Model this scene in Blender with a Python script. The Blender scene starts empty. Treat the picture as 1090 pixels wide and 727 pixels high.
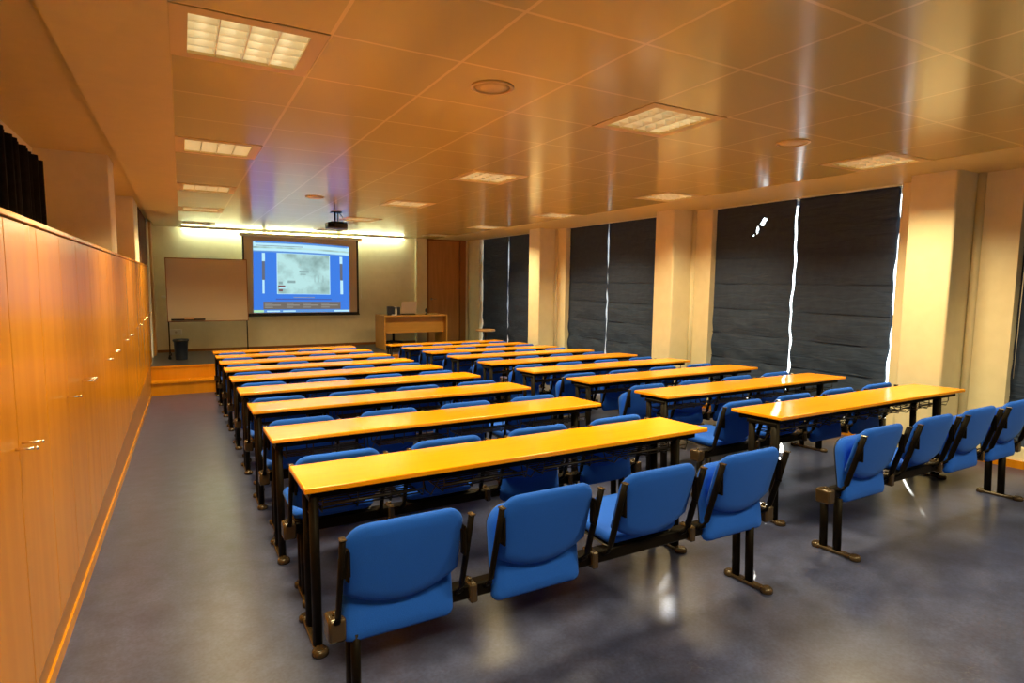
import bpy, bmesh, math, random
from mathutils import Vector, Matrix
random.seed(7)
S = bpy.context.scene
COL = S.collection
PI = math.pi
SLOPE = 0.0411            # the floor falls gently towards the dais
def fl(y): return -SLOPE * y

# ------------------------------------------------------------------ materials
def mat(name, col, rough=0.5, metal=0.0, spec=0.5, emit=None, es=0.0):
    m = bpy.data.materials.new(name); m.use_nodes = True
    b = m.node_tree.nodes['Principled BSDF']
    b.inputs['Base Color'].default_value = (*col, 1)
    b.inputs['Roughness'].default_value = rough
    b.inputs['Metallic'].default_value = metal
    b.inputs['Specular IOR Level'].default_value = spec
    if emit:
        b.inputs['Emission Color'].default_value = (*emit, 1)
        b.inputs['Emission Strength'].default_value = es
    return m

def noisy(name, c1, c2, scale=(4, 4, 4), nscale=3.0, detail=6, rough=0.5, spec=0.5, bump=0.0, bscale=None, metal=0.0, lo=0.35, hi=0.65, dist=0.0, rvar=0.0):
    m = mat(name, c1, rough, metal, spec)
    nt = m.node_tree; N = nt.nodes; L = nt.links; b = N['Principled BSDF']
    tc = N.new('ShaderNodeTexCoord'); mp = N.new('ShaderNodeMapping'); mp.inputs['Scale'].default_value = scale
    no = N.new('ShaderNodeTexNoise'); no.inputs['Scale'].default_value = nscale; no.inputs['Detail'].default_value = detail
    no.inputs['Distortion'].default_value = dist
    cr = N.new('ShaderNodeValToRGB')
    cr.color_ramp.elements[0].position = lo; cr.color_ramp.elements[0].color = (*c1, 1)
    cr.color_ramp.elements[1].position = hi; cr.color_ramp.elements[1].color = (*c2, 1)
    L.new(tc.outputs['Object'], mp.inputs['Vector']); L.new(mp.outputs['Vector'], no.inputs['Vector'])
    L.new(no.outputs['Fac'], cr.inputs['Fac']); L.new(cr.outputs['Color'], b.inputs['Base Color'])
    if rvar:
        mr = N.new('ShaderNodeMapRange'); mr.inputs['To Min'].default_value = rough - rvar; mr.inputs['To Max'].default_value = rough + rvar
        L.new(no.outputs['Fac'], mr.inputs['Value']); L.new(mr.outputs['Result'], b.inputs['Roughness'])
    if bump:
        n2 = no
        if bscale:
            n2 = N.new('ShaderNodeTexNoise'); n2.inputs['Scale'].default_value = bscale; n2.inputs['Detail'].default_value = 3
            L.new(tc.outputs['Object'], n2.inputs['Vector'])
        bp = N.new('ShaderNodeBump'); bp.inputs['Strength'].default_value = bump; bp.inputs['Distance'].default_value = 0.01
        L.new(n2.outputs['Fac'], bp.inputs['Height']); L.new(bp.outputs['Normal'], b.inputs['Normal'])
    return m

M = {}
M['wall'] = noisy('cream_wall', (.74, .70, .52), (.78, .74, .56), nscale=2, rough=.75, spec=.3, bump=.05, bscale=60)
M['plaster'] = noisy('soffit_plaster', (.60, .525, .24), (.63, .545, .25), nscale=2, rough=.55, spec=.35)
M['desk'] = noisy('beech_desktop', (.83, .325, .002), (.86, .350, .003), scale=(.8, 14, 14), nscale=3, rough=.20, spec=.42, rvar=.04)
M['desk_edge'] = mat('beech_edge', (.80, .40, .03), .4)
M['cab'] = noisy('orange_veneer', (.54, .21, .005), (.60, .24, .008), scale=(5, 5, .35), nscale=2.2, rough=.25, spec=.36, rvar=.05)
M['cab2'] = noisy('dark_plinth', (.30, .13, .03), (.36, .16, .04), scale=(1, 1, 6), nscale=2, rough=.35)
M['oak'] = noisy('door_veneer', (.42, .20, .055), (.50, .25, .075), scale=(8, 8, .6), nscale=2.5, rough=.4)
M['oakdark'] = mat('door_frame_wood', (.26, .105, .025), .4)
M['lect'] = noisy('lectern_veneer', (.47, .235, .040), (.53, .27, .05), scale=(1, 8, 8), nscale=2.5, rough=.35)
M['blue'] = noisy('blue_fabric', (.006, .082, .58), (.008, .098, .66), nscale=120, detail=2, rough=.85, spec=.25, bump=.12, bscale=260)
_b = M['blue'].node_tree.nodes['Principled BSDF']; _b.inputs['Sheen Tint'].default_value = (.35, .65, 1, 1); _b.inputs['Sheen Weight'].default_value = .10; _b.inputs['Sheen Roughness'].default_value = .4
M['black'] = noisy('black_brown_metal', (.0045, .0035, .0028), (.006, .0045, .0035), nscale=20, rough=.45, spec=.07)
M['cap'] = mat('bronze_plastic_cap', (.040, .026, .013), .25, 0, .5)
M['wire'] = mat('black_wire', (.015, .012, .012), .4)
M['dark'] = mat('dark_plastic', (.012, .012, .014), .45)
M['navy'] = mat('navy_plastic', (.014, .022, .045), .35)
M['white'] = mat('white_plastic', (.8, .78, .72), .4)
M['steel'] = mat('brushed_steel', (.75, .68, .55), .25, 1.0)
M['alu'] = mat('aluminium_trim', (.55, .55, .53), .35, 1.0)
M['board'] = mat('white_board', (.60, .54, .40), .28, 0, .5)
M['screen'] = mat('projection_fabric', (.58, .52, .42), .8, 0, .2)
M['tan'] = noisy('stool_wood', (.48, .27, .12), (.56, .33, .15), nscale=6, rough=.5)
M['laptop'] = mat('grey_laptop', (.50, .43, .38), .4, .3)
M['curtain'] = noisy('black_curtain', (.006, .006, .007), (.010, .010, .012), nscale=5, rough=.95, spec=.1)
M['brownpanel'] = noisy('dark_brown_panel', (.09, .035, .012), (.12, .045, .015), scale=(6, 6, .6), nscale=2, rough=.9, spec=.1)
M['daisfloor'] = noisy('dais_vinyl', (.035, .037, .048), (.05, .05, .06), nscale=5, rough=.35)
M['winframe'] = mat('window_frame_white', (.75, .75, .72), .4)

# floor vinyl: blue grey with soft mottling and fine flecks
m = M['floor'] = noisy('mottled_vinyl', (.035, .045, .116), (.048, .060, .142), nscale=1.1, detail=3, rough=.29, spec=.5, lo=.25, hi=.75)
nt = m.node_tree; N = nt.nodes; L = nt.links; b = N['Principled BSDF']
tc = N.new('ShaderNodeTexCoord')
old = b.inputs['Base Color'].links[0].from_socket
def overlay(src, scale, detail, dark, light, mapping=None):
    n1 = N.new('ShaderNodeTexNoise'); n1.inputs['Scale'].default_value = scale; n1.inputs['Detail'].default_value = detail
    L.new(tc.outputs['Object'], n1.inputs['Vector'])
    r = N.new('ShaderNodeValToRGB'); r.color_ramp.elements[0].position = .3; r.color_ramp.elements[0].color = (dark, dark, dark, 1)
    r.color_ramp.elements[1].position = .7; r.color_ramp.elements[1].color = (light, light, light * .98, 1)
    L.new(n1.outputs['Fac'], r.inputs['Fac'])
    mx = N.new('ShaderNodeMix'); mx.data_type = 'RGBA'; mx.blend_type = 'MULTIPLY'; mx.inputs[0].default_value = 1
    L.new(src, mx.inputs[6]); L.new(r.outputs['Color'], mx.inputs[7])
    return mx.outputs[2]
c1 = overlay(old, 9, 6, .72, 1.22); c1 = overlay(c1, 70, 2, .75, 1.2)
# pale heel scuffs: short arcs where a stretched, warped noise peaks
wv = N.new('ShaderNodeTexNoise'); wv.inputs['Scale'].default_value = 5; wv.inputs['Detail'].default_value = 2; wv.inputs['Distortion'].default_value = 1.8
L.new(tc.outputs['Object'], wv.inputs['Vector'])
r1 = N.new('ShaderNodeValToRGB'); r1.color_ramp.elements[0].position = .494; r1.color_ramp.elements[0].color = (0, 0, 0, 1)
r1.color_ramp.elements[1].position = .506; r1.color_ramp.elements[1].color = (0, 0, 0, 1)
e = r1.color_ramp.elements.new(.5); e.color = (1, 1, 1, 1)
L.new(wv.outputs['Fac'], r1.inputs['Fac'])
mk = N.new('ShaderNodeTexNoise'); mk.inputs['Scale'].default_value = 3.1; L.new(tc.outputs['Object'], mk.inputs['Vector'])
mr = N.new('ShaderNodeMapRange'); mr.inputs['From Min'].default_value = .52; mr.inputs['From Max'].default_value = .72; mr.inputs['To Max'].default_value = .35
L.new(mk.outputs['Fac'], mr.inputs['Value'])
ml = N.new('ShaderNodeMath'); ml.operation = 'MULTIPLY'; L.new(r1.outputs['Color'], ml.inputs[0]); L.new(mr.outputs['Result'], ml.inputs[1])
mx = N.new('ShaderNodeMix'); mx.data_type = 'RGBA'; L.new(ml.outputs[0], mx.inputs[0]); L.new(c1, mx.inputs[6]); mx.inputs[7].default_value = (.16, .16, .20, 1)
L.new(mx.outputs[2], b.inputs['Base Color'])

# blind fabric: dark slate, horizontally seamed, creased
m = M['blind'] = noisy('slate_blind_fabric', (.033, .053, .110), (.040, .062, .126), scale=(3, 3, 3), nscale=4, rough=.9, spec=.2)
nt = m.node_tree; N = nt.nodes; L = nt.links; b = N['Principled BSDF']
tc = N.new('ShaderNodeTexCoord'); mp = N.new('ShaderNodeMapping'); mp.inputs['Scale'].default_value = (1, 1.2, 7); mp.inputs['Rotation'].default_value = (.25, 0, 0)
nn = N.new('ShaderNodeTexNoise'); nn.inputs['Scale'].default_value = 2.2; nn.inputs['Detail'].default_value = 4; nn.inputs['Distortion'].default_value = .8
L.new(tc.outputs['Object'], mp.inputs['Vector']); L.new(mp.outputs['Vector'], nn.inputs['Vector'])
bp = N.new('ShaderNodeBump'); bp.inputs['Strength'].default_value = .55; bp.inputs['Distance'].default_value = .03
L.new(nn.outputs['Fac'], bp.inputs['Height']); L.new(bp.outputs['Normal'], b.inputs['Normal'])

# ceiling tile: painted perforated metal with a glossy coat
TX0, TY0, TS = -0.008, 2.725, 0.6155
m = M['tile'] = mat('perforated_metal_tile', (.58, .52, .20), .17, 0.0, .6)
nt = m.node_tree; N = nt.nodes; L = nt.links; b = N['Principled BSDF']
tc = N.new('ShaderNodeTexCoord')
br = N.new('ShaderNodeTexBrick'); br.offset = 0; br.inputs['Scale'].default_value = 1
br.inputs['Brick Width'].default_value = TS; br.inputs['Row Height'].default_value = TS
br.inputs['Mortar Size'].default_value = .009; br.inputs['Mortar Smooth'].default_value = .2
br.inputs['Color1'].default_value = (.58, .52, .20, 1); br.inputs['Color2'].default_value = (.555, .497, .19, 1); br.inputs['Mortar'].default_value = (.76, .66, .28, 1)
mp = N.new('ShaderNodeMapping'); mp.inputs['Location'].default_value = (-TX0 + TS * 8, -TY0 + TS * 16, 0)
L.new(tc.outputs['Object'], mp.inputs['Vector']); L.new(mp.outputs['Vector'], br.inputs['Vector']); L.new(br.outputs['Color'], b.inputs['Base Color'])
vo = N.new('ShaderNodeTexVoronoi'); vo.inputs['Scale'].default_value = 90; vo.inputs['Randomness'].default_value = 0
L.new(tc.outputs['Object'], vo.inputs['Vector'])
bp = N.new('ShaderNodeBump'); bp.inputs['Strength'].default_value = .04; bp.inputs['Distance'].default_value = .002
L.new(vo.outputs['Distance'], bp.inputs['Height']); L.new(bp.outputs['Normal'], b.inputs['Normal'])
M['tileframe'] = mat('lamp_frame_paint', (.66, .52, .22), .35)
M['louvre'] = mat('louvre_aluminium', (.92, .88, .74), .30, .45)
M['tube'] = mat('ceiling_tube', (.9, .9, .85), .4, emit=(1.0, .90, .60), es=1.8)
M['tubeoff'] = mat('unlit_tube', (.8, .78, .7), .4)
M['cove'] = mat('cove_tube', (.9, .9, .85), .4, emit=(.90, 1.0, .60), es=48)
M['glass'] = mat('window_glass', (1, 1, 1), 0.0)
nt = M['glass'].node_tree; N = nt.nodes; L = nt.links
tr = N.new('ShaderNodeBsdfTransparent'); tr.inputs['Color'].default_value = (.95, .97, .96, 1)
gl = N.new('ShaderNodeBsdfGlossy'); gl.inputs['Roughness'].default_value = .02
fr = N.new('ShaderNodeFresnel'); fr.inputs['IOR'].default_value = 1.45
ms = N.new('ShaderNodeMixShader'); L.new(fr.outputs['Fac'], ms.inputs[0]); L.new(tr.outputs['BSDF'], ms.inputs[1]); L.new(gl.outputs['BSDF'], ms.inputs[2])
L.new(ms.outputs['Shader'], N['Material Output'].inputs['Surface'])
def emis(name, c, s=1.0): return mat(name, (.02, .02, .02), .8, 0, .1, emit=c, es=s)
E_ = 1.0
M['s_blue'] = emis('shown_blue', (.050, .215, .80), E_)
M['s_pale'] = emis('shown_pale', (.52, .86, .98), E_)
M['s_grey'] = emis('shown_grey', (.17, .15, .13), E_)
M['s_line'] = emis('shown_text', (.33, .33, .31), E_)
M['s_dkblue'] = emis('shown_dark_blue', (.07, .12, .42), E_)
M['s_bar'] = emis('shown_bar', (.12, .32, .72), E_)
M['s_green'] = emis('shown_green', (.45, .80, .45), E_)
M['s_shade'] = emis('shown_shade', (.13, .15, .20), E_)
M['s_soft'] = emis('shown_soft_grey', (.27, .42, .43), E_)
M['s_red'] = emis('shown_red', (.20, .09, .10), E_)
m = M['s_photo'] = emis('shown_photograph', (.4, .75, .75), E_)
nt = m.node_tree; N = nt.nodes; L = nt.links; b = N['Principled BSDF']
tc = N.new('ShaderNodeTexCoord'); nn = N.new('ShaderNodeTexNoise'); nn.inputs['Scale'].default_value = 2.4; nn.inputs['Detail'].default_value = 7
L.new(tc.outputs['Object'], nn.inputs['Vector'])
cr = N.new('ShaderNodeValToRGB'); cr.color_ramp.elements[0].position = .30; cr.color_ramp.elements[0].color = (.22, .36, .35, 1)
cr.color_ramp.elements[1].position = .56; cr.color_ramp.elements[1].color = (.50, .80, .80, 1)
L.new(nn.outputs['Fac'], cr.inputs['Fac']); L.new(cr.outputs['Color'], b.inputs['Emission Color'])

# ------------------------------------------------------------------ mesh helpers
class MB:
    def __init__(s): s.bm = bmesh.new(); s.mi = 0
    def _tag(s, faces, smooth=False):
        for f in faces: f.material_index = s.mi; f.smooth = smooth
    def box(s, x0, x1, y0, y1, z0, z1, bev=0.0, seg=1):
        r = bmesh.ops.create_cube(s.bm, size=1.0)
        vs = r['verts']
        for v in vs:
            v.co = Vector((x0 if v.co.x < 0 else x1, y0 if v.co.y < 0 else y1, z0 if v.co.z < 0 else z1))
        fs = list({f for v in vs for f in v.link_faces}); s._tag(fs)
        if bev:
            es = list({e for v in vs for e in v.link_edges})
            r = bmesh.ops.bevel(s.bm, geom=es, offset=bev, segments=seg, affect='EDGES', profile=.5)
            s._tag(r['faces'], seg > 1)
        return s
    def quad(s, pts):
        f = s.bm.faces.new([s.bm.verts.new(p) for p in pts]); s._tag([f]); return s
    def hexa(s, p):      # 8 points: bottom 4 then top 4
        v = [s.bm.verts.new(q) for q in p]
        fs = [s.bm.faces.new([v[i] for i in q]) for q in ((3, 2, 1, 0), (4, 5, 6, 7), (0, 1, 5, 4), (1, 2, 6, 5), (2, 3, 7, 6), (3, 0, 4, 7))]
        s._tag(fs); return s
    def prism(s, poly, z0, z1, ax='z', smooth=False):
        def P(a, b, c): return {'z': (a, b, c), 'y': (a, c, b), 'x': (c, a, b)}[ax]
        A = [s.bm.verts.new(P(a, b, z0)) for a, b in poly]; B = [s.bm.verts.new(P(a, b, z1)) for a, b in poly]
        fs = [s.bm.faces.new(A[::-1]), s.bm.faces.new(B)]; s._tag(fs)
        n = len(poly); fs = [s.bm.faces.new((A[i], A[(i + 1) % n], B[(i + 1) % n], B[i])) for i in range(n)]; s._tag(fs, smooth)
        return s
    def tube(s, pts, r, n=6, rx=None, smooth=True, cap=True):
        pts = [Vector(p) for p in pts]; rings = []
        for i, p in enumerate(pts):
            d = (pts[min(i + 1, len(pts) - 1)] - pts[max(i - 1, 0)]).normalized()
            up = Vector((0, 0, 1)) if abs(d.z) < .9 else Vector((1, 0, 0))
            a = d.cross(up).normalized(); b = a.cross(d).normalized()
            if abs(d.z) >= .9: a = Vector((0, 1, 0)); a = (a - d * a.dot(d)).normalized(); b = d.cross(a)
            ra, rb = (r, rx or r)
            rings.append([s.bm.verts.new(p + a * math.cos(2 * PI * k / n + PI / n) * ra + b * math.sin(2 * PI * k / n + PI / n) * rb) for k in range(n)])
        fs = []
        for A, B in zip(rings, rings[1:]):
            fs += [s.bm.faces.new((A[k], A[(k + 1) % n], B[(k + 1) % n], B[k])) for k in range(n)]
        s._tag(fs, smooth)
        if cap: s._tag([s.bm.faces.new(rings[0][::-1]), s.bm.faces.new(rings[-1])])
        return s
    def lathe(s, prof, c=(0, 0, 0), n=20, smooth=True):
        rings = []
        for r, z in prof:
            rings.append([s.bm.verts.new((c[0] + r * math.cos(2 * PI * k / n), c[1] + r * math.sin(2 * PI * k / n), c[2] + z)) for k in range(n)])
        fs = []
        for A, B in zip(rings, rings[1:]):
            fs += [s.bm.faces.new((A[k], A[(k + 1) % n], B[(k + 1) % n], B[k])) for k in range(n)]
        s._tag(fs, smooth)
        s._tag([s.bm.faces.new(rings[0][::-1]), s.bm.faces.new(rings[-1])])
        return s
    def cushion(s, out, t, fn):
        """padded slab over the outline `out` (u, v), thickness t, mapped by fn(u, v, w)"""
        cu = sum(p[0] for p in out) / len(out); cv = sum(p[1] for p in out) / len(out)
        W = max(p[0] for p in out) - min(p[0] for p in out)
        def ring(inset, w):
            k = 1 - 2 * inset / W
            return [s.bm.verts.new(fn(cu + (u - cu) * k, cv + (v - cv) * k, w)) for u, v in out]
        spec = [(W * .30, -.5 * t), (W * .14, -.5 * t), (.05 * W, -.47 * t), (.018 * W, -.34 * t), (0, -.1 * t), (0, .1 * t), (.018 * W, .34 * t), (.05 * W, .47 * t), (W * .14, .5 * t), (W * .30, .5 * t)]
        R = [ring(i, w) for i, w in spec]; n = len(out); fs = []
        for A, B in zip(R, R[1:]):
            fs += [s.bm.faces.new((A[k], A[(k + 1) % n], B[(k + 1) % n], B[k])) for k in range(n)]
        for A, w, fl_ in ((R[0], -.5 * t, True), (R[-1], .5 * t, False)):
            c = s.bm.verts.new(fn(cu, cv, w))
            for k in range(n):
                q = (A[k], A[(k + 1) % n], c)
                fs.append(s.bm.faces.new(q[::-1] if fl_ else q))
        s._tag(fs, True); return s
    def build(s, name, m, parent=None, mesh_only=False):
        bmesh.ops.recalc_face_normals(s.bm, faces=s.bm.faces[:])
        me = bpy.data.meshes.new(name); s.bm.to_mesh(me); s.bm.free()
        for x in (m if isinstance(m, (list, tuple)) else [m]): me.materials.append(M[x])
        o = bpy.data.objects.new(name, me); COL.objects.link(o)
        if parent: o.parent = parent
        return o

def tag(o, label=None, cat=None, group=None, kind=None):
    if label: o['label'] = label
    if cat: o['category'] = cat
    if group: o['group'] = group
    if kind: o['kind'] = kind
    return o
def thing(name, loc, label, cat, group=None, rx=0.0, rz=0.0):
    o = bpy.data.objects.new(name, None); COL.objects.link(o); o.empty_display_size = .1
    o.location = loc; o.rotation_euler = (rx, 0, rz)
    return tag(o, label, cat, group)
def struct(name, mb, m):
    return tag(mb.build(name, m), kind='structure')
def copy_tree(o, parent=None):
    c = o.copy(); COL.objects.link(c)
    if parent: c.parent = parent
    for ch in list(o.children): copy_tree(ch, c)
    return c

# ------------------------------------------------------------------ the room
X0, X1 = -1.05, 6.50          # back of the left niches, inner face of the window wall
YB, YF = -2.7, 14.05          # wall behind the camera, wall behind the screen
ZC = 2.57
YD = 11.9                     # edge of the dais
ZD = -0.007                   # top of the dais

f = MB(); f.hexa([(X0 - .3, YB - .2, fl(YB - .2) - .2), (X1 + .9, YB - .2, fl(YB - .2) - .2), (X1 + .9, YD + .5, fl(YD + .5) - .2), (X0 - .3, YD + .5, fl(YD + .5) - .2),
                  (X0 - .3, YB - .2, fl(YB - .2)), (X1 + .9, YB - .2, fl(YB - .2)), (X1 + .9, YD + .5, fl(YD + .5)), (X0 - .3, YD + .5, fl(YD + .5))])
struct('floor', f, 'floor')
# ceiling: tile field with cut-outs for the lamps, plain borders, higher niche ceiling
lamps = [(ci, ri) for ri in range(-2, 4) for ci in (0, 4, 8)]
def tile_xy(ci, k): return TX0 + TS * ci, TY0 + TS * 4 * k
NX = 9
xs = [TX0 + TS * i for i in range(NX + 1)]
kb = math.floor((YB - TY0) / TS)
ys = [YB - .2] + [TY0 + TS * k for k in range(kb, 19) if YB - .1 < TY0 + TS * k < YF] + [YF + .2]
lampcells = {(ci, round(TY0 + TS * 4 * k, 3)) for ci in (0, 4, 8) for k in range(-2, 5)}
c = MB()
V = {}
def cv(x, y):
    k = (round(x, 4), round(y, 4))
    if k not in V: V[k] = c.bm.verts.new((x, y, ZC))
    return V[k]
for i in range(NX):
    for a, b_ in zip(ys, ys[1:]):
        if (i, round(a, 3)) in lampcells and b_ - a > TS * .9 and b_ < YF: continue
        fc = c.bm.faces.new((cv(xs[i], a), cv(xs[i], b_), cv(xs[i + 1], b_), cv(xs[i + 1], a)))
c.box(X0 - .3, X1 + .9, YB - .2, YF + .2, ZC + .21, ZC + .3)
struct('ceiling', c, 'tile')
XE = xs[-1]
c = MB(); c.box(-.455, xs[0] + .003, YB - .2, YF + .2, ZC - .003, ZC + .06); struct('trim_1', c, 'plaster')
c = MB(); c.box(XE - .003, X1 + .35, YB - .2, YF + .2, ZC - .003, ZC + .06); struct('trim_2', c, 'plaster')
c = MB(); c.box(X0 - .3, -.44, YB - .2, YF + .2, ZC + .07, ZC + .2); struct('trim_3', c, 'plaster')

# front wall with its corner pier
w = MB(); w.box(X0 - .3, X1 + .9, YF, YF + .2, -.7, 2.9)
struct('wall_front', w, 'wall')
w = MB(); w.box(5.06, 5.335, YF - .10, YF + .02, ZD, ZC, .012, 2); struct('trim_4', w, 'wall')
w = MB(); w.box(X0 - .3, X1 + .9, YB - .2, YB, -.3, 2.9); struct('wall_back', w, 'wall')
# left wall behind the cabinets, pillars
w = MB(); w.box(X0 - .25, X0 - .05, YB - .2, YF + .2, -.7, 2.9); struct('wall_left', w, 'wall')
n = 5
for y0, y1 in ((-1.9, -1.3), (1.9, 2.35), (6.70, 7.17), (9.92, 10.85)):
    w = MB(); w.box(X0 - .06, -.55, y0, y1, 1.2, ZC + .08, .008, 1); struct('trim_%d' % n, w, 'wall'); n += 1
# the dais side of the left wall
w = MB(); w.box(X0 - .06, -.525, 13.25, YF + .02, -.5, ZC + .08); struct('trim_%d' % n, w, 'wall'); n += 1
w = MB(); w.box(-.56, -.485, 13.52, YF + .005, ZD, ZC + .04, .006, 1); struct('trim_%d' % n, w, 'oak'); n += 1

# window wall: piers, columns, openings
PW = 0.35; CX = 6.12
cols = [(-.78, -.38), (2.80, 3.20), (6.31, 6.69), (9.91, 10.33)]
opens = []
prev = YB - .2
for y0, y1 in cols:
    opens.append((prev, y0 - PW)); prev = y1 + .27
opens.append((prev, 13.37))
opens[0] = (-2.5, -1.13)
w = MB()
edges = [YB - .2] + [v for o in opens for v in o] + [YF + .2]
for a, b_ in zip(edges[::2], edges[1::2]):
    w.box(X1, X1 + .32, a, b_, -.8, ZC + .03)
for a, b_ in opens:
    w.box(X1, X1 + .32, a, b_, -.8, .12 + fl((a + b_) / 2) * .6); w.box(X1, X1 + .32, a, b_, ZC - .01, ZC + .05)
struct('wall_right', w, 'wall')
for y0, y1 in cols:
    w = MB(); w.box(CX, X1 + .02, y0, y1, -.6, ZC + .02, .022, 3); struct('trim_%d' % n, w, 'wall'); n += 1
def rounded_pipe(y, z0=-.6):
    w = MB(); w.tube([(X1 - .005, y, z0), (X1 - .005, y, ZC + .02)], .035, 12)
    return w
for y0, y1 in cols:
    struct('trim_%d' % n, rounded_pipe(y0 - .03), 'wall'); n += 1
for i, (a, b_) in enumerate(opens):
    g = MB(); x = X1 + .26
    for y in (a, (a + b_) / 2 + .36, b_ - .06): g.box(x, x + .06, y, y + .06, -.4, ZC)
    g.box(x, x + .06, a, b_, ZC - .06, ZC); None
    wf = struct('window_%d' % (i + 1), g, 'winframe')
    g = MB(); g.box(x + .02, x + .03, a + .03, b_ - .03, -.3, ZC - .03); g.build('window_pane', 'glass', wf)
# baseboards
def board(name, pts, m='cab', h=.07):
    (xa, ya), (xb, yb), nx, ny, th = pts
    w = MB(); A = (xa, ya); B = (xb, yb); C_ = (xb + nx * th, yb + ny * th); D = (xa + nx * th, ya + ny * th)
    w.hexa([(*p, fl(p[1]) - .01) for p in (A, B, C_, D)] + [(*p, fl(p[1]) + h) for p in (A, B, C_, D)])
    return struct(name, w, m)
for k, (a, b_) in enumerate([(YB, cols[0][0]), (cols[0][1], cols[1][0]), (cols[1][1], cols[2][0]), (cols[2][1], cols[3][0]), (cols[3][1], YD)]):
    board('baseboard_right' if k == 0 else 'baseboard_right.%03d' % k, ((X1, a), (X1, b_), -1, 0, .02))
board('baseboard_left', ((-.553, YB), (-.553, YD), 1, 0, .046), h=.062)
w = MB(); w.box(-.5, 5.06, YF - .02, YF, ZD, ZD + .055); struct('baseboard_front', w, 'oakdark')
# dais: two steps clad in wood, dark vinyl top
zf = fl(YD)
d = MB(); d.mi = 0; d.box(-.545, X1 + .02, YD + .02, YF + .05, -.7, ZD - .02); d.mi = 1; d.box(-.55, X1 + .02, YD + .0, YF + .05, ZD - .02, ZD)
d.mi = 0; d.box(-.545, X1 + .02, YD - .02, YD + .03, zf - .05, ZD - .035); d.box(-.545, X1 + .02, YD - .03, YD + .03, ZD - .035, ZD - .002)
d.box(-.545, X1 + .02, YD - .30, YD, zf - .06, -.255); d.box(-.545, X1 + .02, YD - .32, YD, -.275, -.25)
struct('floor_2', d, ['cab', 'daisfloor'])

# front door
g = MB(); g.box(5.345, 5.40, YF - .06, YF, ZD, ZC); g.box(6.24, 6.40, YF - .09, YF, ZD, ZC); g.box(5.345, 6.40, YF - .06, YF, ZC - .05, ZC)
dr = struct('door_1', g, 'oakdark')
g = MB(); g.box(5.40, 6.24, YF - .035, YF - .005, ZD + .005, ZC - .05, .004); g.build('door_leaf', 'oak', dr)
g = MB(); g.lathe([(.028, 0), (.028, .01)], (0, 0, 0), 16); hd = g.build('door_handle', 'steel', dr)
hd.matrix_local = Matrix.Translation((5.48, YF - .036, 1.08)) @ Matrix.Rotation(PI / 2, 4, 'X')
g = MB(); g.tube([(5.48, YF - .04, 1.08), (5.48, YF - .09, 1.08), (5.60, YF - .09, 1.08)], .009, 8); g.build('door_lever', 'steel', dr)

# ------------------------------------------------------------------ cabinets on the left
XC = -.513
ZT = 1.715
handle_y = {}
def handle(parent, y, z):
    h = MB(); h.tube([(XC - .002, y, z), (XC + .062, y, z)], .0045, 8)
    h.tube([(XC + .052, y, z), (XC + .062, y, z)], .006, 8)
    return h.build('handle', 'steel', parent)
PB = 0.032
pl = MB(); YP = .51
pl.hexa([(-1.02, YP, fl(YP) - .01), (XC - .004, YP, fl(YP) - .01), (XC - .004, 12.35, fl(12.35) - .01), (-1.02, 12.35, fl(12.35) - .01),
                    (-1.02, YP, PB - .004), (XC - .004, YP, PB - .004), (XC - .004, 12.35, PB - .004), (-1.02, 12.35, PB - .004)])
tag(pl.build('cabinet_plinth', 'cab2'), 'continuous brown wooden plinth under the tall cabinets, growing deeper towards the dais', 'plinth')
cab_labels = {}
ordinal = ['nearest the camera', 'second', 'third', 'fourth', 'fifth', 'sixth', 'seventh', 'eighth', 'ninth', 'tenth', 'eleventh', 'twelfth', 'thirteenth']
def cabinet(y0, wdt, doors, label):
    t = thing('tall_cabinet', (-.77, y0 + wdt / 2, PB), label, 'cabinet', 'tall orange wooden cabinets along the side wall')
    off = Vector(t.location)
    def put(o): o.location = -off; return o
    b_ = MB(); b_.box(-1.0, XC - .022, y0 + .002, y0 + wdt - .002, PB, ZT); put(b_.build('carcass', 'cab', t))
    dw = wdt / doors
    for i in range(doors):
        a = y0 + i * dw
        g = MB(); g.box(XC - .02, XC, a + .0035, a + dw - .0035, PB + .004, ZT - .004, .0015)
        dd = put(g.build('door', 'cab', t))
        hy = a + dw - .05 if (doors == 1 or i == 0) else a + .05
        h = handle(dd, hy, .93); h.location = (0, 0, 0)
k = 0
seq = []
for k in range(-2, 8):
    y = 2.055 + 1.545 * k
    if y + 1.03 > YB and y < 11.9: seq.append((y, 1.03, 2))
    if y + 1.03 + .515 < 11.9: seq.append((y + 1.03, .515, 1))
seq = [q for q in seq if q[0] > .4 and q[0] + q[1] < 12.5]
vis = [q for q in seq if q[0] + q[1] > 2.4]
nd = ns = 0
names_o = ['first', 'second', 'third', 'fourth', 'fifth', 'sixth', 'seventh', 'eighth', 'ninth']
for q in seq:
    if q not in vis:
        lab = 'tall orange wooden cabinet outside the picture behind the camera'
        continue
    if q[2] == 2:
        lab = 'tall double-door orange cabinet along the side wall, %s double one from the camera' % names_o[nd]; nd += 1
    else:
        lab = 'tall narrow orange cabinet along the side wall, %s narrow one from the camera' % names_o[ns]; ns += 1
    cabinet(*q, lab)
for q in seq:
    if q not in vis: cabinet(*q, 'tall orange wooden cabinet standing behind the camera, cabinet starting at %d' % round(q[0] * 100))
tp = MB(); tp.box(-1.04, XC + .008, min(q[0] for q in seq), 12.352, ZT + .001, ZT + .024, .003)
tag(tp.build('cabinet_top_board', 'cab'), 'long orange wooden top board running over all the tall cabinets', 'board')
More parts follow.
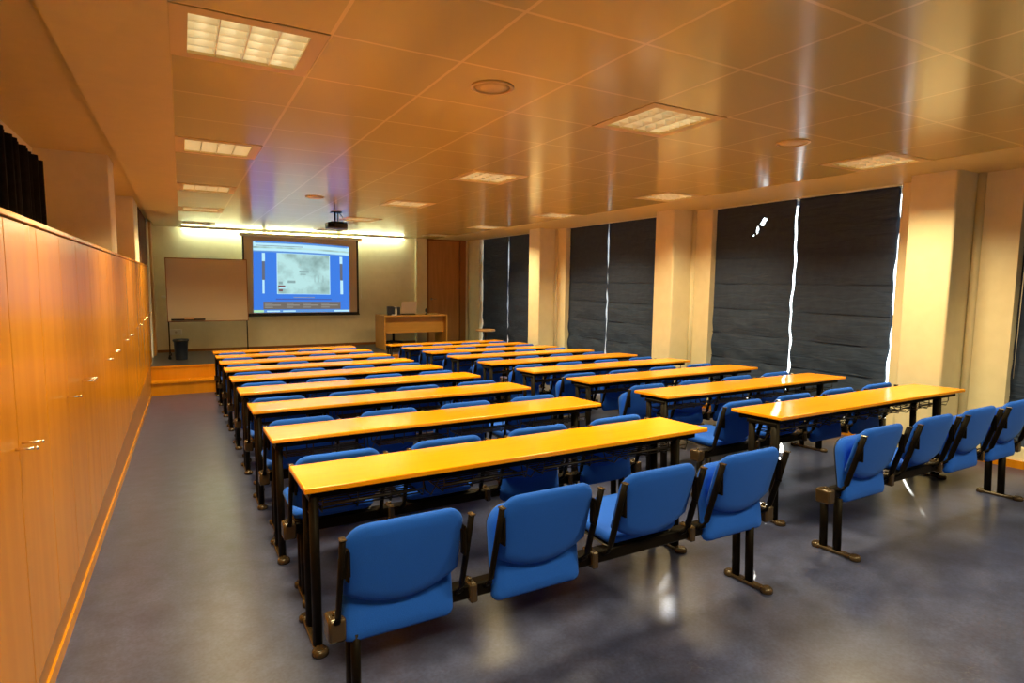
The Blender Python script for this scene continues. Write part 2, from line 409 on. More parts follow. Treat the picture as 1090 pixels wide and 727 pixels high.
# black curtain in the niche over the cabinets, dark panel near the dais
def drape(y0, y1, z0, z1, x, amp=.03, lam=.13):
    g = MB(); prev = None; nn = int((y1 - y0) / .02)
    for i in range(nn + 1):
        y = y0 + (y1 - y0) * i / nn
        ph = 2 * PI * y / lam
        xx = x + amp * (math.sin(ph) + .4 * math.sin(ph * .37 + 1))
        col = [g.bm.verts.new((xx + d_, y, z)) for d_ in (0, .006) for z in (z0, z1)]
        if prev:
            for a, b_ in ((0, 1), (3, 2), (1, 3), (2, 0)):
                fc = g.bm.faces.new((prev[a], prev[b_], col[b_], col[a])); fc.smooth = True
        prev = col
    return g
g = drape(2.42, 6.36, ZT + .03, 2.47, -1.0)
t = tag(g.build('curtain', 'curtain'), 'black pleated curtain in the niche above the nearest cabinets', 'curtain')
g = MB(); g.box(-1.06, -1.035, 2.42, 6.36, 2.455, 2.475); g.build('curtain_rail', 'alu', t)
g = drape(-1.15, 1.85, ZT + .03, 2.40, -1.0)
t = tag(g.build('curtain', 'curtain'), 'black pleated curtain above the cabinets behind the camera', 'curtain')
g = MB(); g.box(-.585, -.550, 11.15, 13.24, ZT + .026, ZC + .06, .004)
tag(g.build('wall_panel', 'brownpanel'), 'dark brown panel above the far end of the cabinets, by the dais corner', 'panel')

# ------------------------------------------------------------------ seats
def rr(u0, u1, v0, v1, rt, rb, sag=0.0, n=6):
    """outline, counter-clockwise: rounded top corners rt, bottom corners rb, bottom edge sagging"""
    o = []
    def arc(cx, cy, r, a0, a1):
        for i in range(n + 1):
            a = a0 + (a1 - a0) * i / n; o.append((cx + r * math.cos(a), cy + r * math.sin(a)))
    if sag:
        K = 14
        for i in range(K + 1):
            q = i / K * 2 - 1; o.append((u0 + (u1 - u0) * i / K, v0 - sag * (1 - q * q)))
    else:
        arc(u0 + rb, v0 + rb, rb, PI, 1.5 * PI); arc(u1 - rb, v0 + rb, rb, -.5 * PI, 0)
    arc(u1 - rt, v1 - rt, rt, 0, .5 * PI); arc(u0 + rt, v1 - rt, rt, .5 * PI, PI)
    return o
def lean(z): return -.058 - (z - .50) * .31       # plane of the backrest
def me_back():
    g = MB(); out = rr(-.221, .221, .500, .766, .075, .02, sag=.072)
    g.cushion(out, .052, lambda u, v, w: (u, lean(v) + .012 + w - .025 * (u / .22) ** 2 * -1 * .6, v)); return g
def me_seat_up():
    g = MB(); out = rr(-.214, .214, .302, .685, .085, .03)
    g.cushion(out, .06, lambda u, v, w: (u, -.012 + (v - .302) * .11 + w + .010 * (u / .22) ** 2, v)); return g
def me_pan_up():
    g = MB(); out = rr(-.207, .207, .33, .675, .08, .03)
    g.cushion(out, .012, lambda u, v, w: (u, .023 + (v - .302) * .11 + w, v)); return g
def me_seat_dn():
    g = MB(); out = rr(-.212, .212, .0, .43, .06, .04)
    g.cushion(out, .06, lambda u, v, w: (u, v - .005, .425 + w + .015 * math.sin(v / .43 * PI) * -1 + .012 * (u / .22) ** 2 + .02 * (v / .43))); return g
def me_pan_dn():
    g = MB(); out = rr(-.205, .205, .02, .42, .05, .04)
    g.cushion(out, .012, lambda u, v, w: (u, v - .005, .390 + w + .02 * (v / .43))); return g
def me_post(sx):
    g = MB(); x = sx * .236
    P = [(x, lean(.735) - .012, .735), (x, lean(.60) - .012, .60), (x, lean(.50) - .010, .50), (x, -.045, .43), (x, -.025, .395), (x, .01, .37)]
    g.tube(P, .017, 8, .0105)
    g.box(x - sx * .020 - .005, x - sx * .020 + .005, lean(.63) - .030, lean(.63) + .006, .575, .69, .003)
    g.box(min(x, x - sx * .03), max(x, x - sx * .03), lean(.63) - .02, lean(.63) - .008, .59, .675)
    return g
def me_cap(sx):
    g = MB(); x = sx * .236; y = lean(.735) - .013
    g.box(x - .0115, x + .0115, y - .017, y + .018, .733, .740, .003); return g
def me_leg():
    g = MB()
    for dy in (-.008, .078): g.tube([(0, dy, .022), (0, dy, .335)], .025, 12, .017)
    return g
def me_foot():
    g = MB(); g.box(-.021, .021, -.125, .125, .003, .022, .004)
    for dy in (-.118, .118): g.lathe([(.030, 0), (.033, .006), (.032, .022), (.022, .031)], (0, dy, 0), 14)
    return g
def me_beam(a, b_):
    g = MB(); g.box(a + .03, b_ - .03, .0, .06, .335, .392, .006); return g
def me_end(x):
    g = MB(); g.box(x - .032, x + .032, -.030, .062, .318, .405, .012, 2); g.lathe([(.012, .405), (.012, .413), (.006, .418)], (x, .015, 0), 10); return g
def me_bracket(x):
    g = MB(); g.box(x - .016, x + .016, -.025, .064, .325, .402, .006); g.lathe([(.010, .402), (.010, .411), (.005, .415)], (x, 0.02, 0), 8); return g

_cache = {}
def part(key, fn, name, m, parent, loc=(0, 0, 0)):
    if key not in _cache:
        o = fn().build(name, m, parent); _cache[key] = o.data
    else:
        o = bpy.data.objects.new(name, _cache[key]); COL.objects.link(o); o.parent = parent
    o.location = loc
    return o
def seat_row(cx, yb, legs, seats, ups, beam, label, side):
    t = thing('seat_row', (cx, yb, fl(yb)), label, 'seats', 'rows of blue tip-up seats on beams', rx=-math.atan(SLOPE))
    part(('beam', side), lambda: me_beam(*beam), 'beam', 'black', t)
    for j, x in enumerate(beam): part(('end', side, j), lambda: me_end(x), 'beam_end', 'cap', t)
    for x in legs:
        lg = part('leg', me_leg, 'leg', 'black', t, (x, 0, 0)); part('foot', me_foot, 'foot', 'cap', lg)
    for j in range(len(seats) - 1):
        part('bracket', lambda: me_bracket(0), 'beam_bracket', 'cap', t, ((seats[j] + seats[j + 1]) / 2, 0, 0))
    for x, up in zip(seats, ups):
        bk = part('back', me_back, 'backrest', 'blue', t, (x, 0, 0))
        for sx in (-1, 1):
            part(('post', sx), lambda: me_post(sx), 'back_post', 'black', bk)
            part(('cap', sx), lambda: me_cap(sx), 'post_cap', 'cap', bk)
        if up:
            st = part('su', me_seat_up, 'seat', 'blue', t, (x, 0, 0)); part('pu', me_pan_up, 'seat_pan', 'dark', st)
        else:
            st = part('sd', me_seat_dn, 'seat', 'blue', t, (x, 0, 0)); part('pd', me_pan_dn, 'seat_pan', 'dark', st)
    return t

# ------------------------------------------------------------------ desks
DT = 0.74
def me_top(ln):
    g = MB(); g.box(-ln / 2, ln / 2, 0, .418, DT - .025, DT, .005, 2); return g
def me_rail(ln):
    g = MB()
    for y in (.045, .345): g.box(-ln / 2 + .03, ln / 2 - .06, y, y + .03, DT - .062, DT - .025, .003)
    for x in (-ln / 2 + .03, 0, ln / 2 - .085): g.box(x, x + .028, .07, .35, DT - .055, DT - .026)
    return g
def me_dleg():
    g = MB()
    g.tube([(0, .065, .022), (0, .065, .69)], .034, 14, .021); g.tube([(0, .25, .022), (0, .25, .69)], .026, 14, .018)
    g.box(-.022, .022, .04, .28, .665, .69, .004)
    return g
def me_dfoot():
    g = MB(); g.box(-.022, .022, .02, .33, .003, .022, .004)
    for y in (.01, .335): g.lathe([(.034, 0), (.037, .006), (.036, .022), (.025, .031)], (0, y, 0), 14)
    return g
def me_basket():
    g = MB(); w2 = .235
    for i in range(7):
        y = .09 + i * .037; z = .600 + (.03 if i in (0, 6) else 0)
        g.tube([(-w2, y, z), (w2, y, z)], .0042, 5)
    for x in (-w2, -w2 / 3, w2 / 3, w2):
        g.tube([(x, .085, .70), (x, .085, .64), (x, .10, .597), (x, .295, .597), (x, .315, .64), (x, .315, .70)], .004, 5)
    g.tube([(-w2, .085, .70), (-w2 - .03, .085, .66), (-w2 - .04, .16, .57), (-w2 - .04, .24, .57), (-w2 - .03, .315, .66), (-w2, .315, .70)], .0035, 5)
    return g
def desk(cx, y0, ln, legs, side, label):
    t = thing('desk', (cx, y0, fl(y0)), label, 'desk', 'long orange desks in rows', rx=-math.atan(SLOPE))
    part(('top', side), lambda: me_top(ln), 'desktop', 'desk', t)
    part(('rail', side), lambda: me_rail(ln), 'under_frame', 'black', t)
    for x in legs:
        lg = part('dleg', me_dleg, 'leg', 'black', t, (x, 0, 0)); part('dfoot', me_dfoot, 'foot', 'cap', lg)
    for i in range(4):
        part('basket', me_basket, 'wire_basket', 'wire', t, ((i - 1.5) * ln / 4 * .97, 0, 0))
    return t
P_ = 1.0586
ordn = ['nearest the camera', 'second from the camera', 'third from the camera', 'fourth from the camera', 'in the middle of the nine', 'fourth from the dais', 'third from the dais', 'second from the dais', 'nearest the dais']
upsL = [(1, 1, 0, 1), (0, 0, 1, 1), (0, 1, 1, 0), (0, 1, 1, 1), (1, 0, 1, 1), (1, 1, 1, 0), (1, 1, 1, 1), (0, 1, 1, 1), (1, 1, 1, 1)]
upsR = [(1, 0, 1, 1), (0, 0, 1, 1), (1, 1, 1, 1), (1, 1, 0, 1), (1, 1, 1, 1), (1, 1, 1, 1), (1, 0, 1, 1), (1, 1, 1, 1), (1, 1, 1, 1)]
for i in range(9):
    desk(1.608, 2.498 + i * P_, 2.379, (-1.143, .98), 'L', 'long orange desk in the block beside the cabinets, %s' % ordn[i])
    desk(4.6845, 2.478 + i * P_, 2.442, (-1.20, .895), 'R', 'long orange desk in the block beside the windows, %s' % ordn[i])
    seat_row(1.57, 2.03 + i * P_, (-1.07, 1.03), (-.9, -.3, .3, .9), upsL[i], (-1.135, 1.165), 'row of four blue seats beside the cabinets, %s' % ordn[i], 'L')
    cx = 4.52 if i == 0 else 4.585
    seat_row(cx, 2.03 + i * P_, (-1.145, .93), (-.89, -.29, .30, .89), upsR[i], (-1.235, 1.165), 'row of four blue seats beside the windows, %s' % ordn[i], 'R')

# ------------------------------------------------------------------ blinds
def blind(y0, y1, label, holes=(), seed=0, cord=None, x=X1 + .10):
    rnd = random.Random(seed)
    z0, z1 = .02, ZC - .012
    t = thing('roman_blind', (x, (y0 + y1) / 2, z1), label, 'blind', 'dark slate blinds along the window wall')
    off = Vector(t.location)
    folds = [z1 - .34 * k for k in range(1, 8)]
    g = MB(); ny, nz = (110, 220) if holes else (40, 84)
    ph = [rnd.uniform(0, 6.28) for _ in range(8)]
    grid = []
    for j in range(nz + 1):
        z = z0 + (z1 - z0) * j / nz; low = max(0, (1.9 - z) / 1.9)
        row = []
        fr = ((z1 - z) / .34) % 1.0
        bulge = .020 * low * (math.sin(PI * fr) ** .7) + .004 * math.sin(PI * fr)
        for i in range(ny + 1):
            q = i / ny; y = y0 + (y1 - y0) * q
            ripple = low * .007 * math.sin(9 * q + 14 * z + ph[0]) + low * .006 * math.sin(17 * q - 23 * z + ph[1]) + .004 * math.sin(5 * q + ph[2] + 2 * z)
            ye = y
            if i in (0, ny): ye = y + .010 * math.sin(6 * z + ph[3 + (i > 0)]) + .005 * math.sin(19 * z + ph[5])
            row.append(g.bm.verts.new((x - bulge - ripple - off.x, ye - off.y, z - off.z)))
        grid.append(row)
    for j in range(nz):
        for i in range(ny):
            zc_ = z0 + (z1 - z0) * (j + .5) / nz; yc_ = y0 + (y1 - y0) * (i + .5) / ny
            if any(abs(yc_ - hy) / hw + abs(zc_ - hz + .6 * (yc_ - hy)) / hh < 1 for hy, hz, hw, hh in holes): continue
            fc = g.bm.faces.new((grid[j][i], grid[j][i + 1], grid[j + 1][i + 1], grid[j + 1][i])); fc.smooth = True
    o = g.build('blind_fabric', 'blind', t)
    md = o.modifiers.new('thick', 'SOLIDIFY'); md.thickness = .002
    sm = MB()
    for z in folds: sm.box(x - .012 - off.x, x - .002 - off.x, y0 + .01 - off.y, y1 - .01 - off.y, z - .004 - off.z, z + .004 - off.z)
    sm.build('fold_batten', 'blind', t)
    hb = MB(); hb.box(x - .02 - off.x, x + .02 - off.x, y0 + .005 - off.y, y1 - .005 - off.y, z1 - .002 - off.z, z1 + .012 - off.z); hb.build('head_rail', 'blind', t)
    if cord is not None:
        cb = MB(); cb.tube([(x - .05 - off.x, cord - off.y, 2.3 - off.z), (x - .05 - off.x, cord + .01 - off.y, .7 - off.z)], .003, 6); cb.build('pull_cord', 'white', t)
    return t
HB = 'dark slate blind, window %s, '
wins = [('nearest the dais', 13.352, 12.045, 12.015, 10.55), ('second from the dais', 9.66, 8.395, 8.365, 7.00), ('second from the camera', 5.98, 4.735, 4.707, 3.535)]
for k, (nm, a, b1, b2, c_) in enumerate(wins):
    holes = ((5.20, 2.33, .055, .055), (5.29, 2.23, .025, .06), (5.345, 2.165, .012, .02)) if k == 2 else ()
    blind(b1, a, HB % nm + 'half towards the dais' + (', torn with a hole' if holes else ''), holes, 3 * k + 1)
    blind(c_, b2, HB % nm + 'half towards the camera', (), 3 * k + 2)
blind(1.16, 2.47, 'dark slate blind at the picture edge, with a white cord, window nearest the camera', (), 31, cord=2.41)
blind(-.12, 1.12, 'dark slate blind beside the camera, beyond the picture edge', (), 32)
blind(-2.46, -1.16, 'dark slate blind in the window wall behind the camera', (), 33)

# ------------------------------------------------------------------ ceiling lamps and speakers
def me_frame():
    g = MB(); a = TS / 2 - .004; b_ = .237
    for x0, x1, y0, y1 in ((-a, a, -a, -b_), (-a, a, b_, a), (-a, -b_, -b_, b_), (b_, a, -b_, b_)): g.box(x0, x1, y0, y1, -.004, .010)
    return g
def me_housing():
    g = MB(); b_ = .238; h = .10
    for p in (((-b_, -b_), (b_, -b_)), ((b_, -b_), (b_, b_)), ((b_, b_), (-b_, b_)), ((-b_, b_), (-b_, -b_))):
        (xa, ya), (xb, yb) = p; g.quad([(xa, ya, 0), (xb, yb, 0), (xb, yb, h), (xa, ya, h)])
    g.quad([(-b_, -b_, h), (b_, -b_, h), (b_, b_, h), (-b_, b_, h)])
    return g
def me_louvre():
    g = MB(); b_ = .237
    for i in range(1, 4):                       # long parabolic blades between the tubes
        x = -b_ + 2 * b_ * i / 4
        g.prism([(x - .002, .002), (x + .002, .002), (x + .014, .05), (x - .014, .05)], -b_, b_, 'y')
    for i in range(1, 5):                       # cross blades
        y = -b_ + 2 * b_ * i / 5
        g.box(-b_, b_, y - .0015, y + .0015, .003, .042)
    return g
def me_tubes():
    g = MB()
    for i in range(4):
        x = -.237 + .474 * (i + .5) / 4; g.tube([(x, -.225, .068), (x, .225, .068)], .013, 8)
    return g
colnm = {0: 'in the column beside the cabinets', 4: 'in the middle column', 8: 'in the column beside the windows'}
rown = {-2: 'far behind the camera', -1: 'behind the camera', 0: 'nearest the camera', 1: 'second from the camera', 2: 'in the middle of its column', 3: 'second from the screen wall', 4: 'nearest the screen wall'}
LAMP_W = 55
for k in range(-1, 5):
    for ci in (0, 4, 8):
        x = TX0 + TS * (ci + .5); y = TY0 + TS * (4 * k + .5)
        t = thing('ceiling_lamp', (x, y, ZC), 'square louvred ceiling lamp %s, %s' % (colnm[ci], rown[k]), 'lamp', 'square louvred ceiling lamps')
        part('lframe', me_frame, 'lamp_frame', 'tileframe', t); part('lhouse', me_housing, 'housing', 'louvre', t)
        on = k < 4
        part('llouvre', me_louvre, 'louvre', 'louvre', t); part(('ltube', on), me_tubes, 'fluorescent_tubes', 'tube' if on else 'tubeoff', t)
        if not on: continue
        if 'lamp' not in _cache:
            ld = bpy.data.lights.new('lamp_light', 'AREA'); ld.shape = 'SQUARE'; ld.size = .46; ld.energy = LAMP_W; ld.color = (1.0, .77, .37)
            ld.spread = math.radians(134); _cache['lamp'] = ld
        lo = bpy.data.objects.new('lamp_light', _cache['lamp']); COL.objects.link(lo); lo.parent = t; lo.location = (0, 0, -.006)
for x, y, nm in ((1.52, 2.98, 'nearest the camera and the cabinets'), (4.01, 2.94, 'beside the lamp column by the windows'), (1.525, 7.94, 'in front of the projector')):
    t = thing('ceiling_speaker', (x, y, ZC), 'round flush ceiling speaker %s' % nm, 'speaker', 'round ceiling speakers')
    g = MB(); g.lathe([(.118, 0), (.118, -.006), (.104, -.011), (.098, -.006), (.098, 0)], n=32); g.build('rim', 'tileframe', t)
    g = MB(); g.lathe([(.098, -.002), (.06, -.008), (.01, -.010)], n=32); g.build('grille', 'tileframe', t)

# ------------------------------------------------------------------ light strip over the screen wall
for i, (a, b_) in enumerate(((.03, 1.58), (1.62, 3.17), (3.21, 4.76))):
    nm = ('over the whiteboard', 'behind the screen case', 'over the wall by the teacher desk')[i]
    t = thing('ceiling_strip_lamp', ((a + b_) / 2, YF - .12, ZC - .002), 'slim fluorescent strip lamp along the front ceiling edge, %s' % nm, 'lamp', 'strip lamps along the front wall')
    h = (b_ - a) / 2
    g = MB(); g.box(-h, h, -.03, .03, -.022, 0, .003); g.box(-h - .021, h + .021, -.042, -.036, -.040, 0); g.build('batten_body', 'white', t)
    g = MB(); g.tube([(-h + .02, 0, -.04), (h - .02, 0, -.04)], .014, 10); g.build('tube', 'cove', t)

# ------------------------------------------------------------------ projection screen
YS = 13.85
t = thing('projection_screen', (2.38, YS, 2.51), 'pull-down projection screen showing a blue web page on the front wall', 'screen')
def loc(o): o.location = (-2.38, -YS, -2.51); return o
g = MB(); g.box(1.10, 3.695, YS - .05, YS + .05, 2.43, 2.497, .012, 2); loc(g.build('case', 'white', t))
g = MB(); g.box(1.15, 3.61, YS + .002, YS + .006, .735, 2.45); sc = loc(g.build('screen_fabric', 'screen', t))
g = MB(); g.box(1.15, 1.185, YS - .001, YS + .002, .735, 2.45); g.box(3.565, 3.61, YS - .001, YS + .002, .735, 2.45); g.box(1.15, 3.61, YS - .001, YS + .002, .735, .785)
b_ = g.build('black_border', 'dark', sc)
g = MB(); g.tube([(1.14, YS, .735), (3.62, YS, .735)], .016, 10); loc(g.build('bottom_bar', 'dark', t))
g = MB(); g.tube([(3.66, YS - .03, 2.45), (3.66, YS - .03, 1.19)], .003, 6); g.lathe([(.006, 1.10), (.014, 1.12), (.012, 1.18), (.004, 1.20)], (3.66, YS - .03, 0), 10); loc(g.build('pull_cord', 'white', t))
# the projected page: a grid in the page's own coordinates (0..1), its top edge drooping to one side
def pg(u, v):
    top = 2.341 - .054 * u - .02 * math.sin(u * PI) * -1; bot = .80 - .008 * u
    xl = 1.335 + .032 * v; xr = 3.39 + .004 * v
    return (xl + (xr - xl) * u, bot + (top - bot) * v)
g = MB()
def rect(mi, u0, u1, v0, v1, lay):
    g.mi = mi; K = 10 if u1 - u0 > .5 else 1
    for i in range(K):
        a = u0 + (u1 - u0) * i / K; b2 = u0 + (u1 - u0) * (i + 1) / K
        P = [pg(a, v0), pg(b2, v0), pg(b2, v1), pg(a, v1)]
        g.quad([(p[0], YS - .002 - lay * .001, p[1]) for p in P])
names = ['s_blue', 's_pale', 's_grey', 's_line', 's_dkblue', 's_bar', 's_green', 's_shade', 's_red', 's_photo', 's_soft']
rect(0, 0, 1, 0, 1, 0)
rect(1, 0, 1, .865, .985, 1); rect(5, .02, .98, .972, .992, 2); rect(7, .03, .5, .935, .942, 2); rect(9, 0, 1, .90, .925, 2)
rect(5, 0, 1, .848, .866, 1)
rect(1, .085, .115, .72, .835, 1); rect(7, .085, .113, .46, .72, 1); rect(1, .088, .108, .27, .46, 1)
rect(1, .895, .925, .73, .835, 1); rect(7, .897, .925, .48, .73, 1); rect(1, .90, .93, .27, .48, 1)
rect(1, .232, .788, .262, .842, 1); rect(9, .24, .78, .27, .835, 2)
rect(8, .245, .315, .36, .385, 3); rect(8, .25, .29, .30, .33, 3); rect(1, .255, .34, .338, .352, 3); rect(10, .46, .56, .575, .60, 3); rect(10, .47, .53, .54, .555, 3); rect(10, .34, .42, .42, .455, 3); rect(10, .25, .29, .40, .44, 3)
for q in (.62, .66, .71): rect(10, q, q + .006, .44, .54, 3)
rect(3, .40, .62, .212, .222, 2); rect(4, .22, .80, .182, .198, 1)
rect(2, .095, .90, .045, .155, 1)
for q, wd in ((.11, .16), (.33, .13), (.50, .16), (.69, .18)):
    rect(3, q, q + .03 + wd * .3, .125, .138, 2); rect(3, q, q + wd, .098, .110, 2); rect(3, q, q + wd * .5, .07, .08, 2)
rect(5, 0, 1, 0, .038, 1); rect(6, 0, .10, .002, .036, 2); rect(1, .13, .26, .008, .028, 2); rect(1, .29, .42, .008, .028, 2); rect(1, .83, .99, .004, .03, 2)
o = g.build('projected_page', names, sc)

# ------------------------------------------------------------------ whiteboard on its stand, bin, wall fittings
YW = 13.1
t = thing('whiteboard', (.45, YW, ZD), 'large freestanding whiteboard on thin dark legs in front of the screen wall', 'whiteboard')
def lw(o): o.location = (-.45, -YW, -ZD); return o
g = MB(); g.box(-.255, 1.155, YW - .012, YW + .012, .69, 1.90, .003); lw(g.build('board', 'board', t))
g = MB()
for x0, x1, z0, z1 in ((-.265, -.250, .68, 1.91), (1.150, 1.165, .68, 1.91), (-.265, 1.165, 1.895, 1.91), (-.265, 1.165, .68, .695)): g.box(x0, x1, YW - .016, YW + .016, z0, z1)
lw(g.build('board_frame', 'oakdark', t))
g = MB(); g.box(-.20, .38, YW - .085, YW - .016, .712, .72); g.box(-.20, .38, YW - .085, YW - .08, .712, .745); tr = lw(g.build('pen_tray', 'dark', t))
for x in (-.245, 1.135):
    g = MB(); g.box(x - .011, x + .011, YW - .011, YW + .011, ZD + .05, .69); lg = lw(g.build('leg', 'black', t))
    g = MB(); g.box(x - .016, x + .016, YW - .32, YW + .32, ZD + .055, ZD + .08, .004)
    for y in (YW - .30, YW + .30): g.lathe([(.012, 0), (.026, .01), (.026, .045), (.012, .055)], (x, y, ZD), 10)
    g.build('foot_bar', 'black', lg)
g = MB(); g.box(.02, .19, YW - .115, YW - .086, .728, .775, .005); tag(g.build('board_eraser', 'tan'), 'small pale eraser clipped to the whiteboard tray', 'eraser')

t = thing('waste_bin', (-.055, 12.72, ZD), 'dark blue waste bin on the dais beside the whiteboard leg', 'bin')
g = MB(); g.lathe([(.098, 0), (.102, .01), (.122, .36), (.130, .362), (.130, .375), (.117, .375), (.114, .36), (.095, .015)], n=28); g.build('bin_body', 'navy', t)
g = MB(); g.lathe([(.131, .345), (.137, .35), (.137, .378), (.131, .384), (.121, .380), (.121, .35)], n=28); g.build('rim', 'dark', t)
g = MB(); g.box(-.38, -.29, YF - .014, YF, 1.115, 1.165, .004); o = g.build('light_switch', 'white'); tag(o, 'white switch plate on the front wall beside the whiteboard', 'switch')
g = MB(); g.box(-.345, -.325, YF - .018, YF - .013, 1.125, 1.155, .002); g.build('rocker', 'white', o)
g = MB(); g.box(-.25, -.03, YF - .02, YF, .35, .47, .005); o = g.build('wall_socket', 'white'); tag(o, 'white socket plate low on the front wall behind the waste bin', 'socket')
g = MB()
for x in (-.20, -.09): g.lathe([(.022, 0), (.022, .003)], n=14)
o2 = g.build('outlet', 'screen', o); o2.matrix_local = Matrix.Translation((-.14, YF - .0205, .41)) @ Matrix.Rotation(PI / 2, 4, 'X')

# ------------------------------------------------------------------ projector
t = thing('projector', (2.14, 9.5, ZC), 'black ceiling-mounted projector facing the screen', 'projector')
g = MB(); g.box(-.075, .075, -.06, .06, -.012, 0, .003); g.tube([(-.02, 0, -.01), (-.02, 0, -.15)], .014, 8); g.tube([(.03, .01, -.01), (.03, .01, -.15)], .008, 8); g.box(-.10, .10, -.08, .08, -.162, -.148, .003)
g.build('ceiling_mount', 'dark', t)
g = MB(); g.box(-.15, .15, -.12, .13, -.255, -.162, .02, 3); bd = g.build('projector_body', 'dark', t)
g = MB(); g.tube([(.07, .13, -.21), (.07, .165, -.21)], .032, 16); g.build('lens', 'navy', bd)
g = MB(); g.box(-.149, -.05, -.126, -.119, -.235, -.185, .002); g.build('vent', 'black', bd)
g = MB(); g.tube([(.09, -.11, -.19), (.12, -.16, -.15), (.07, -.12, -.08), (.04, -.02, -.012)], .005, 6); g.build('cable', 'dark', t)

# ------------------------------------------------------------------ teacher desk and things on it
x0, x1, y0, y1, zt = 3.86, 5.355, 12.68, 13.40, .755
t = thing('teacher_desk', ((x0 + x1) / 2, (y0 + y1) / 2, ZD), 'wooden teacher desk with panel sides standing on the dais', 'desk')
off = -Vector(t.location)
def lt(o): o.location = off; return o
g = MB(); g.box(x0, x1, y0, y1, zt - .03, zt, .003); lt(g.build('desktop', 'lect', t))
for x in (x0, x1 - .03):
    g = MB(); g.box(x, x + .03, y0 + .002, y1, ZD, zt - .03, .002); lt(g.build('side_panel', 'lect', t))
g = MB(); g.box(x0 + .03, x1 - .03, y0 + .17, y0 + .19, .35, zt - .03); lt(g.build('modesty_panel', 'lect', t))
t = thing('swivel_chair', (4.36, 13.62, ZD), 'dark swivel chair behind the teacher desk, its post visible under the panel', 'chair')
g = MB(); g.tube([(0, 0, .08), (0, 0, .42)], .028, 12); g.build('post', 'dark', t)
g = MB()
for k in range(5):
    a = k * 2 * PI / 5 + .3; e_ = (.27 * math.cos(a), .27 * math.sin(a))
    g.tube([(0, 0, .10), (e_[0], e_[1], .075)], .02, 8); g.lathe([(.012, 0), (.028, .012), (.028, .045), (.012, .058)], (*e_, 0), 10)
g.build('star_base', 'dark', t)
g = MB(); g.cushion(rr(-.22, .22, -.2, .2, .08, .08), .07, lambda u, v, w: (u, v, .455 + w)); g.build('seat', 'curtain', t)
g = MB(); g.cushion(rr(-.19, .19, .52, .70, .07, .05), .05, lambda u, v, w: (u, .22 + w, v)); g.tube([(0, .12, .43), (0, .25, .45), (0, .255, .58)], .015, 8); g.build('backrest', 'curtain', t)

t = thing('laptop', (4.49, 12.92, zt), 'open grey laptop on the teacher desk, back of its lid towards the seats', 'laptop')
g = MB(); g.box(-.175, .175, 0, .24, 0, .02, .004); g.build('laptop_base', 'dark', t)
g = MB(); g.hexa([(-.175, -.012, .03), (.175, -.012, .03), (.175, .0, .03), (-.175, .0, .03), (-.175, -.075, .30), (.175, -.075, .30), (.175, -.063, .30), (-.175, -.063, .30)]); g.build('laptop_lid', 'laptop', t)
g = MB(); g.tube([(-.15, .0, .022), (.15, .0, .022)], .012, 8); g.build('hinge', 'dark', t)
for x, yy, s_, nm in ((4.075, 12.95, 1, 'end'), (4.235, 12.98, .92, 'laptop side')):
    t = thing('computer_speaker', (x, yy, zt), 'small dark speaker on the teacher desk, the one at the %s' % ('outer end' if nm == 'end' else 'side next to the laptop'), 'speaker', 'pair of small desk speakers')
    g = MB(); g.prism([(-.065, -.06), (.065, -.06), (.065, .06), (-.065, .06)] if nm != 'end' else [(-.075, -.06), (.06, -.06), (.06, .06), (-.06, .06)], 0, .19 * s_); g.build('speaker_body', 'navy', t)
    g = MB(); g.lathe([(.045, 0), (.03, -.008), (.01, -.004)], n=16); o = g.build('speaker_cone', 'dark', t); o.matrix_local = Matrix.Translation((0, .062, .1)) @ Matrix.Rotation(-PI / 2, 4, 'X')
g = MB(); g.lathe([(.02, 0), (.022, .01), (.022, .12), (.012, .15), (.012, .17)], (4.155, 12.78, zt), 14); o = g.build('bottle', 'white'); tag(o, 'small white bottle standing between the two desk speakers', 'bottle')
g = MB(); g.box(4.05, 4.14, 12.74, 12.79, zt, zt + .022, .008, 2); tag(g.build('computer_mouse', 'white'), 'small white mouse near the front edge of the teacher desk', 'mouse')
t = thing('desk_microphone', (4.93, 12.95, zt), 'small dark microphone on a thin looped stand on the teacher desk', 'microphone')
g = MB(); g.lathe([(.035, 0), (.035, .012), (.02, .02)], n=16); g.tube([(0, 0, .015), (0, 0, .06)], .008, 8); g.build('stand', 'dark', t)
g = MB(); g.lathe([(.012, .05), (.026, .065), (.028, .11), (.016, .135), (.005, .14)], n=14); g.build('microphone_head', 'dark', t)

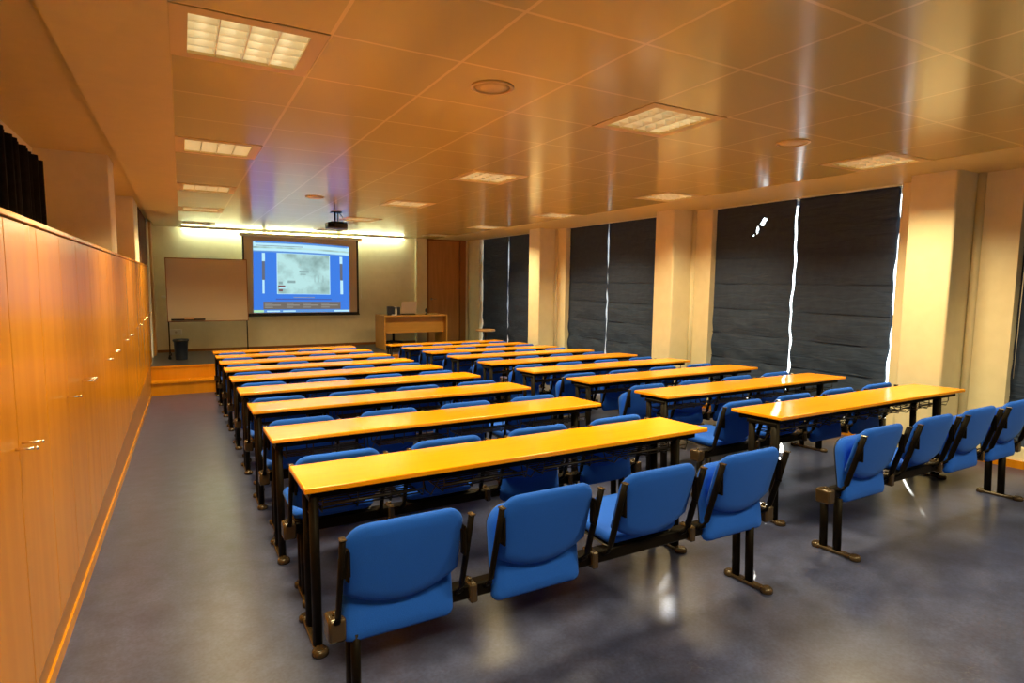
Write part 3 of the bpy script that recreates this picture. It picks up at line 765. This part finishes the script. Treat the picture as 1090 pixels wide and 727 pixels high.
# ------------------------------------------------------------------ stool near the windows
t = thing('stool', (6.07, 12.15, ZD), 'round wooden-topped stool on a dark post beside the window nearest the dais', 'stool')
g = MB(); g.lathe([(.05, .395), (.215, .40), (.225, .41), (.225, .435), (.215, .443), (.02, .443)], n=32); g.build('seat', 'tan', t)
g = MB(); g.tube([(0, 0, .04), (0, 0, .40)], .03, 14); g.build('post', 'dark', t)
g = MB()
for k in range(4):
    a = k * PI / 2 + .4; g.tube([(0, 0, .06), (.21 * math.cos(a), .21 * math.sin(a), .018)], .018, 8)
g.build('base', 'dark', t)
# ------------------------------------------------------------------ light from outside
wd = bpy.data.worlds.new('sky'); S.world = wd; wd.use_nodes = True
bg = wd.node_tree.nodes['Background']; bg.inputs['Color'].default_value = (.86, .93, 1.0, 1); bg.inputs['Strength'].default_value = 5.0
sn = bpy.data.lights.new('sun', 'SUN'); sn.energy = 16; sn.angle = math.radians(.53); sn.color = (1, .96, .88)
so = bpy.data.objects.new('sun', sn); COL.objects.link(so)
so.rotation_euler = Vector((-4.4, -3.04, -2.33)).to_track_quat('-Z', 'Y').to_euler(); so.location = (12, 10, 8)

# ------------------------------------------------------------------ camera
Rw = [[0.8739430638427128, -0.48589336808872463, 0.011452336382037562], [0.03825447412522541, 0.09225750097196253, 0.9950000747355806], [0.48452050149670095, 0.8691353107323414, -0.09921539833907772]]
cd = bpy.data.cameras.new('camera'); co = bpy.data.objects.new('camera', cd); COL.objects.link(co)
r, u, fw = (Vector(v) for v in Rw)
co.matrix_world = Matrix(((r.x, u.x, -fw.x, 0), (r.y, u.y, -fw.y, 0), (r.z, u.z, -fw.z, 1.5127), (0, 0, 0, 1)))
cd.sensor_width = 36; cd.sensor_fit = 'HORIZONTAL'; cd.lens = 629.606 / 1090 * 36; cd.clip_start = .05
S.camera = co
S.view_settings.view_transform = 'Standard'; S.view_settings.look = 'None'; S.view_settings.gamma = 1; S.view_settings.use_curve_mapping = False
S.view_settings.exposure = 0.0
S.cycles.use_denoising = True
S.cycles.max_bounces = 10; S.cycles.diffuse_bounces = 6; S.cycles.glossy_bounces = 5
S.cycles.sample_clamp_indirect = 8
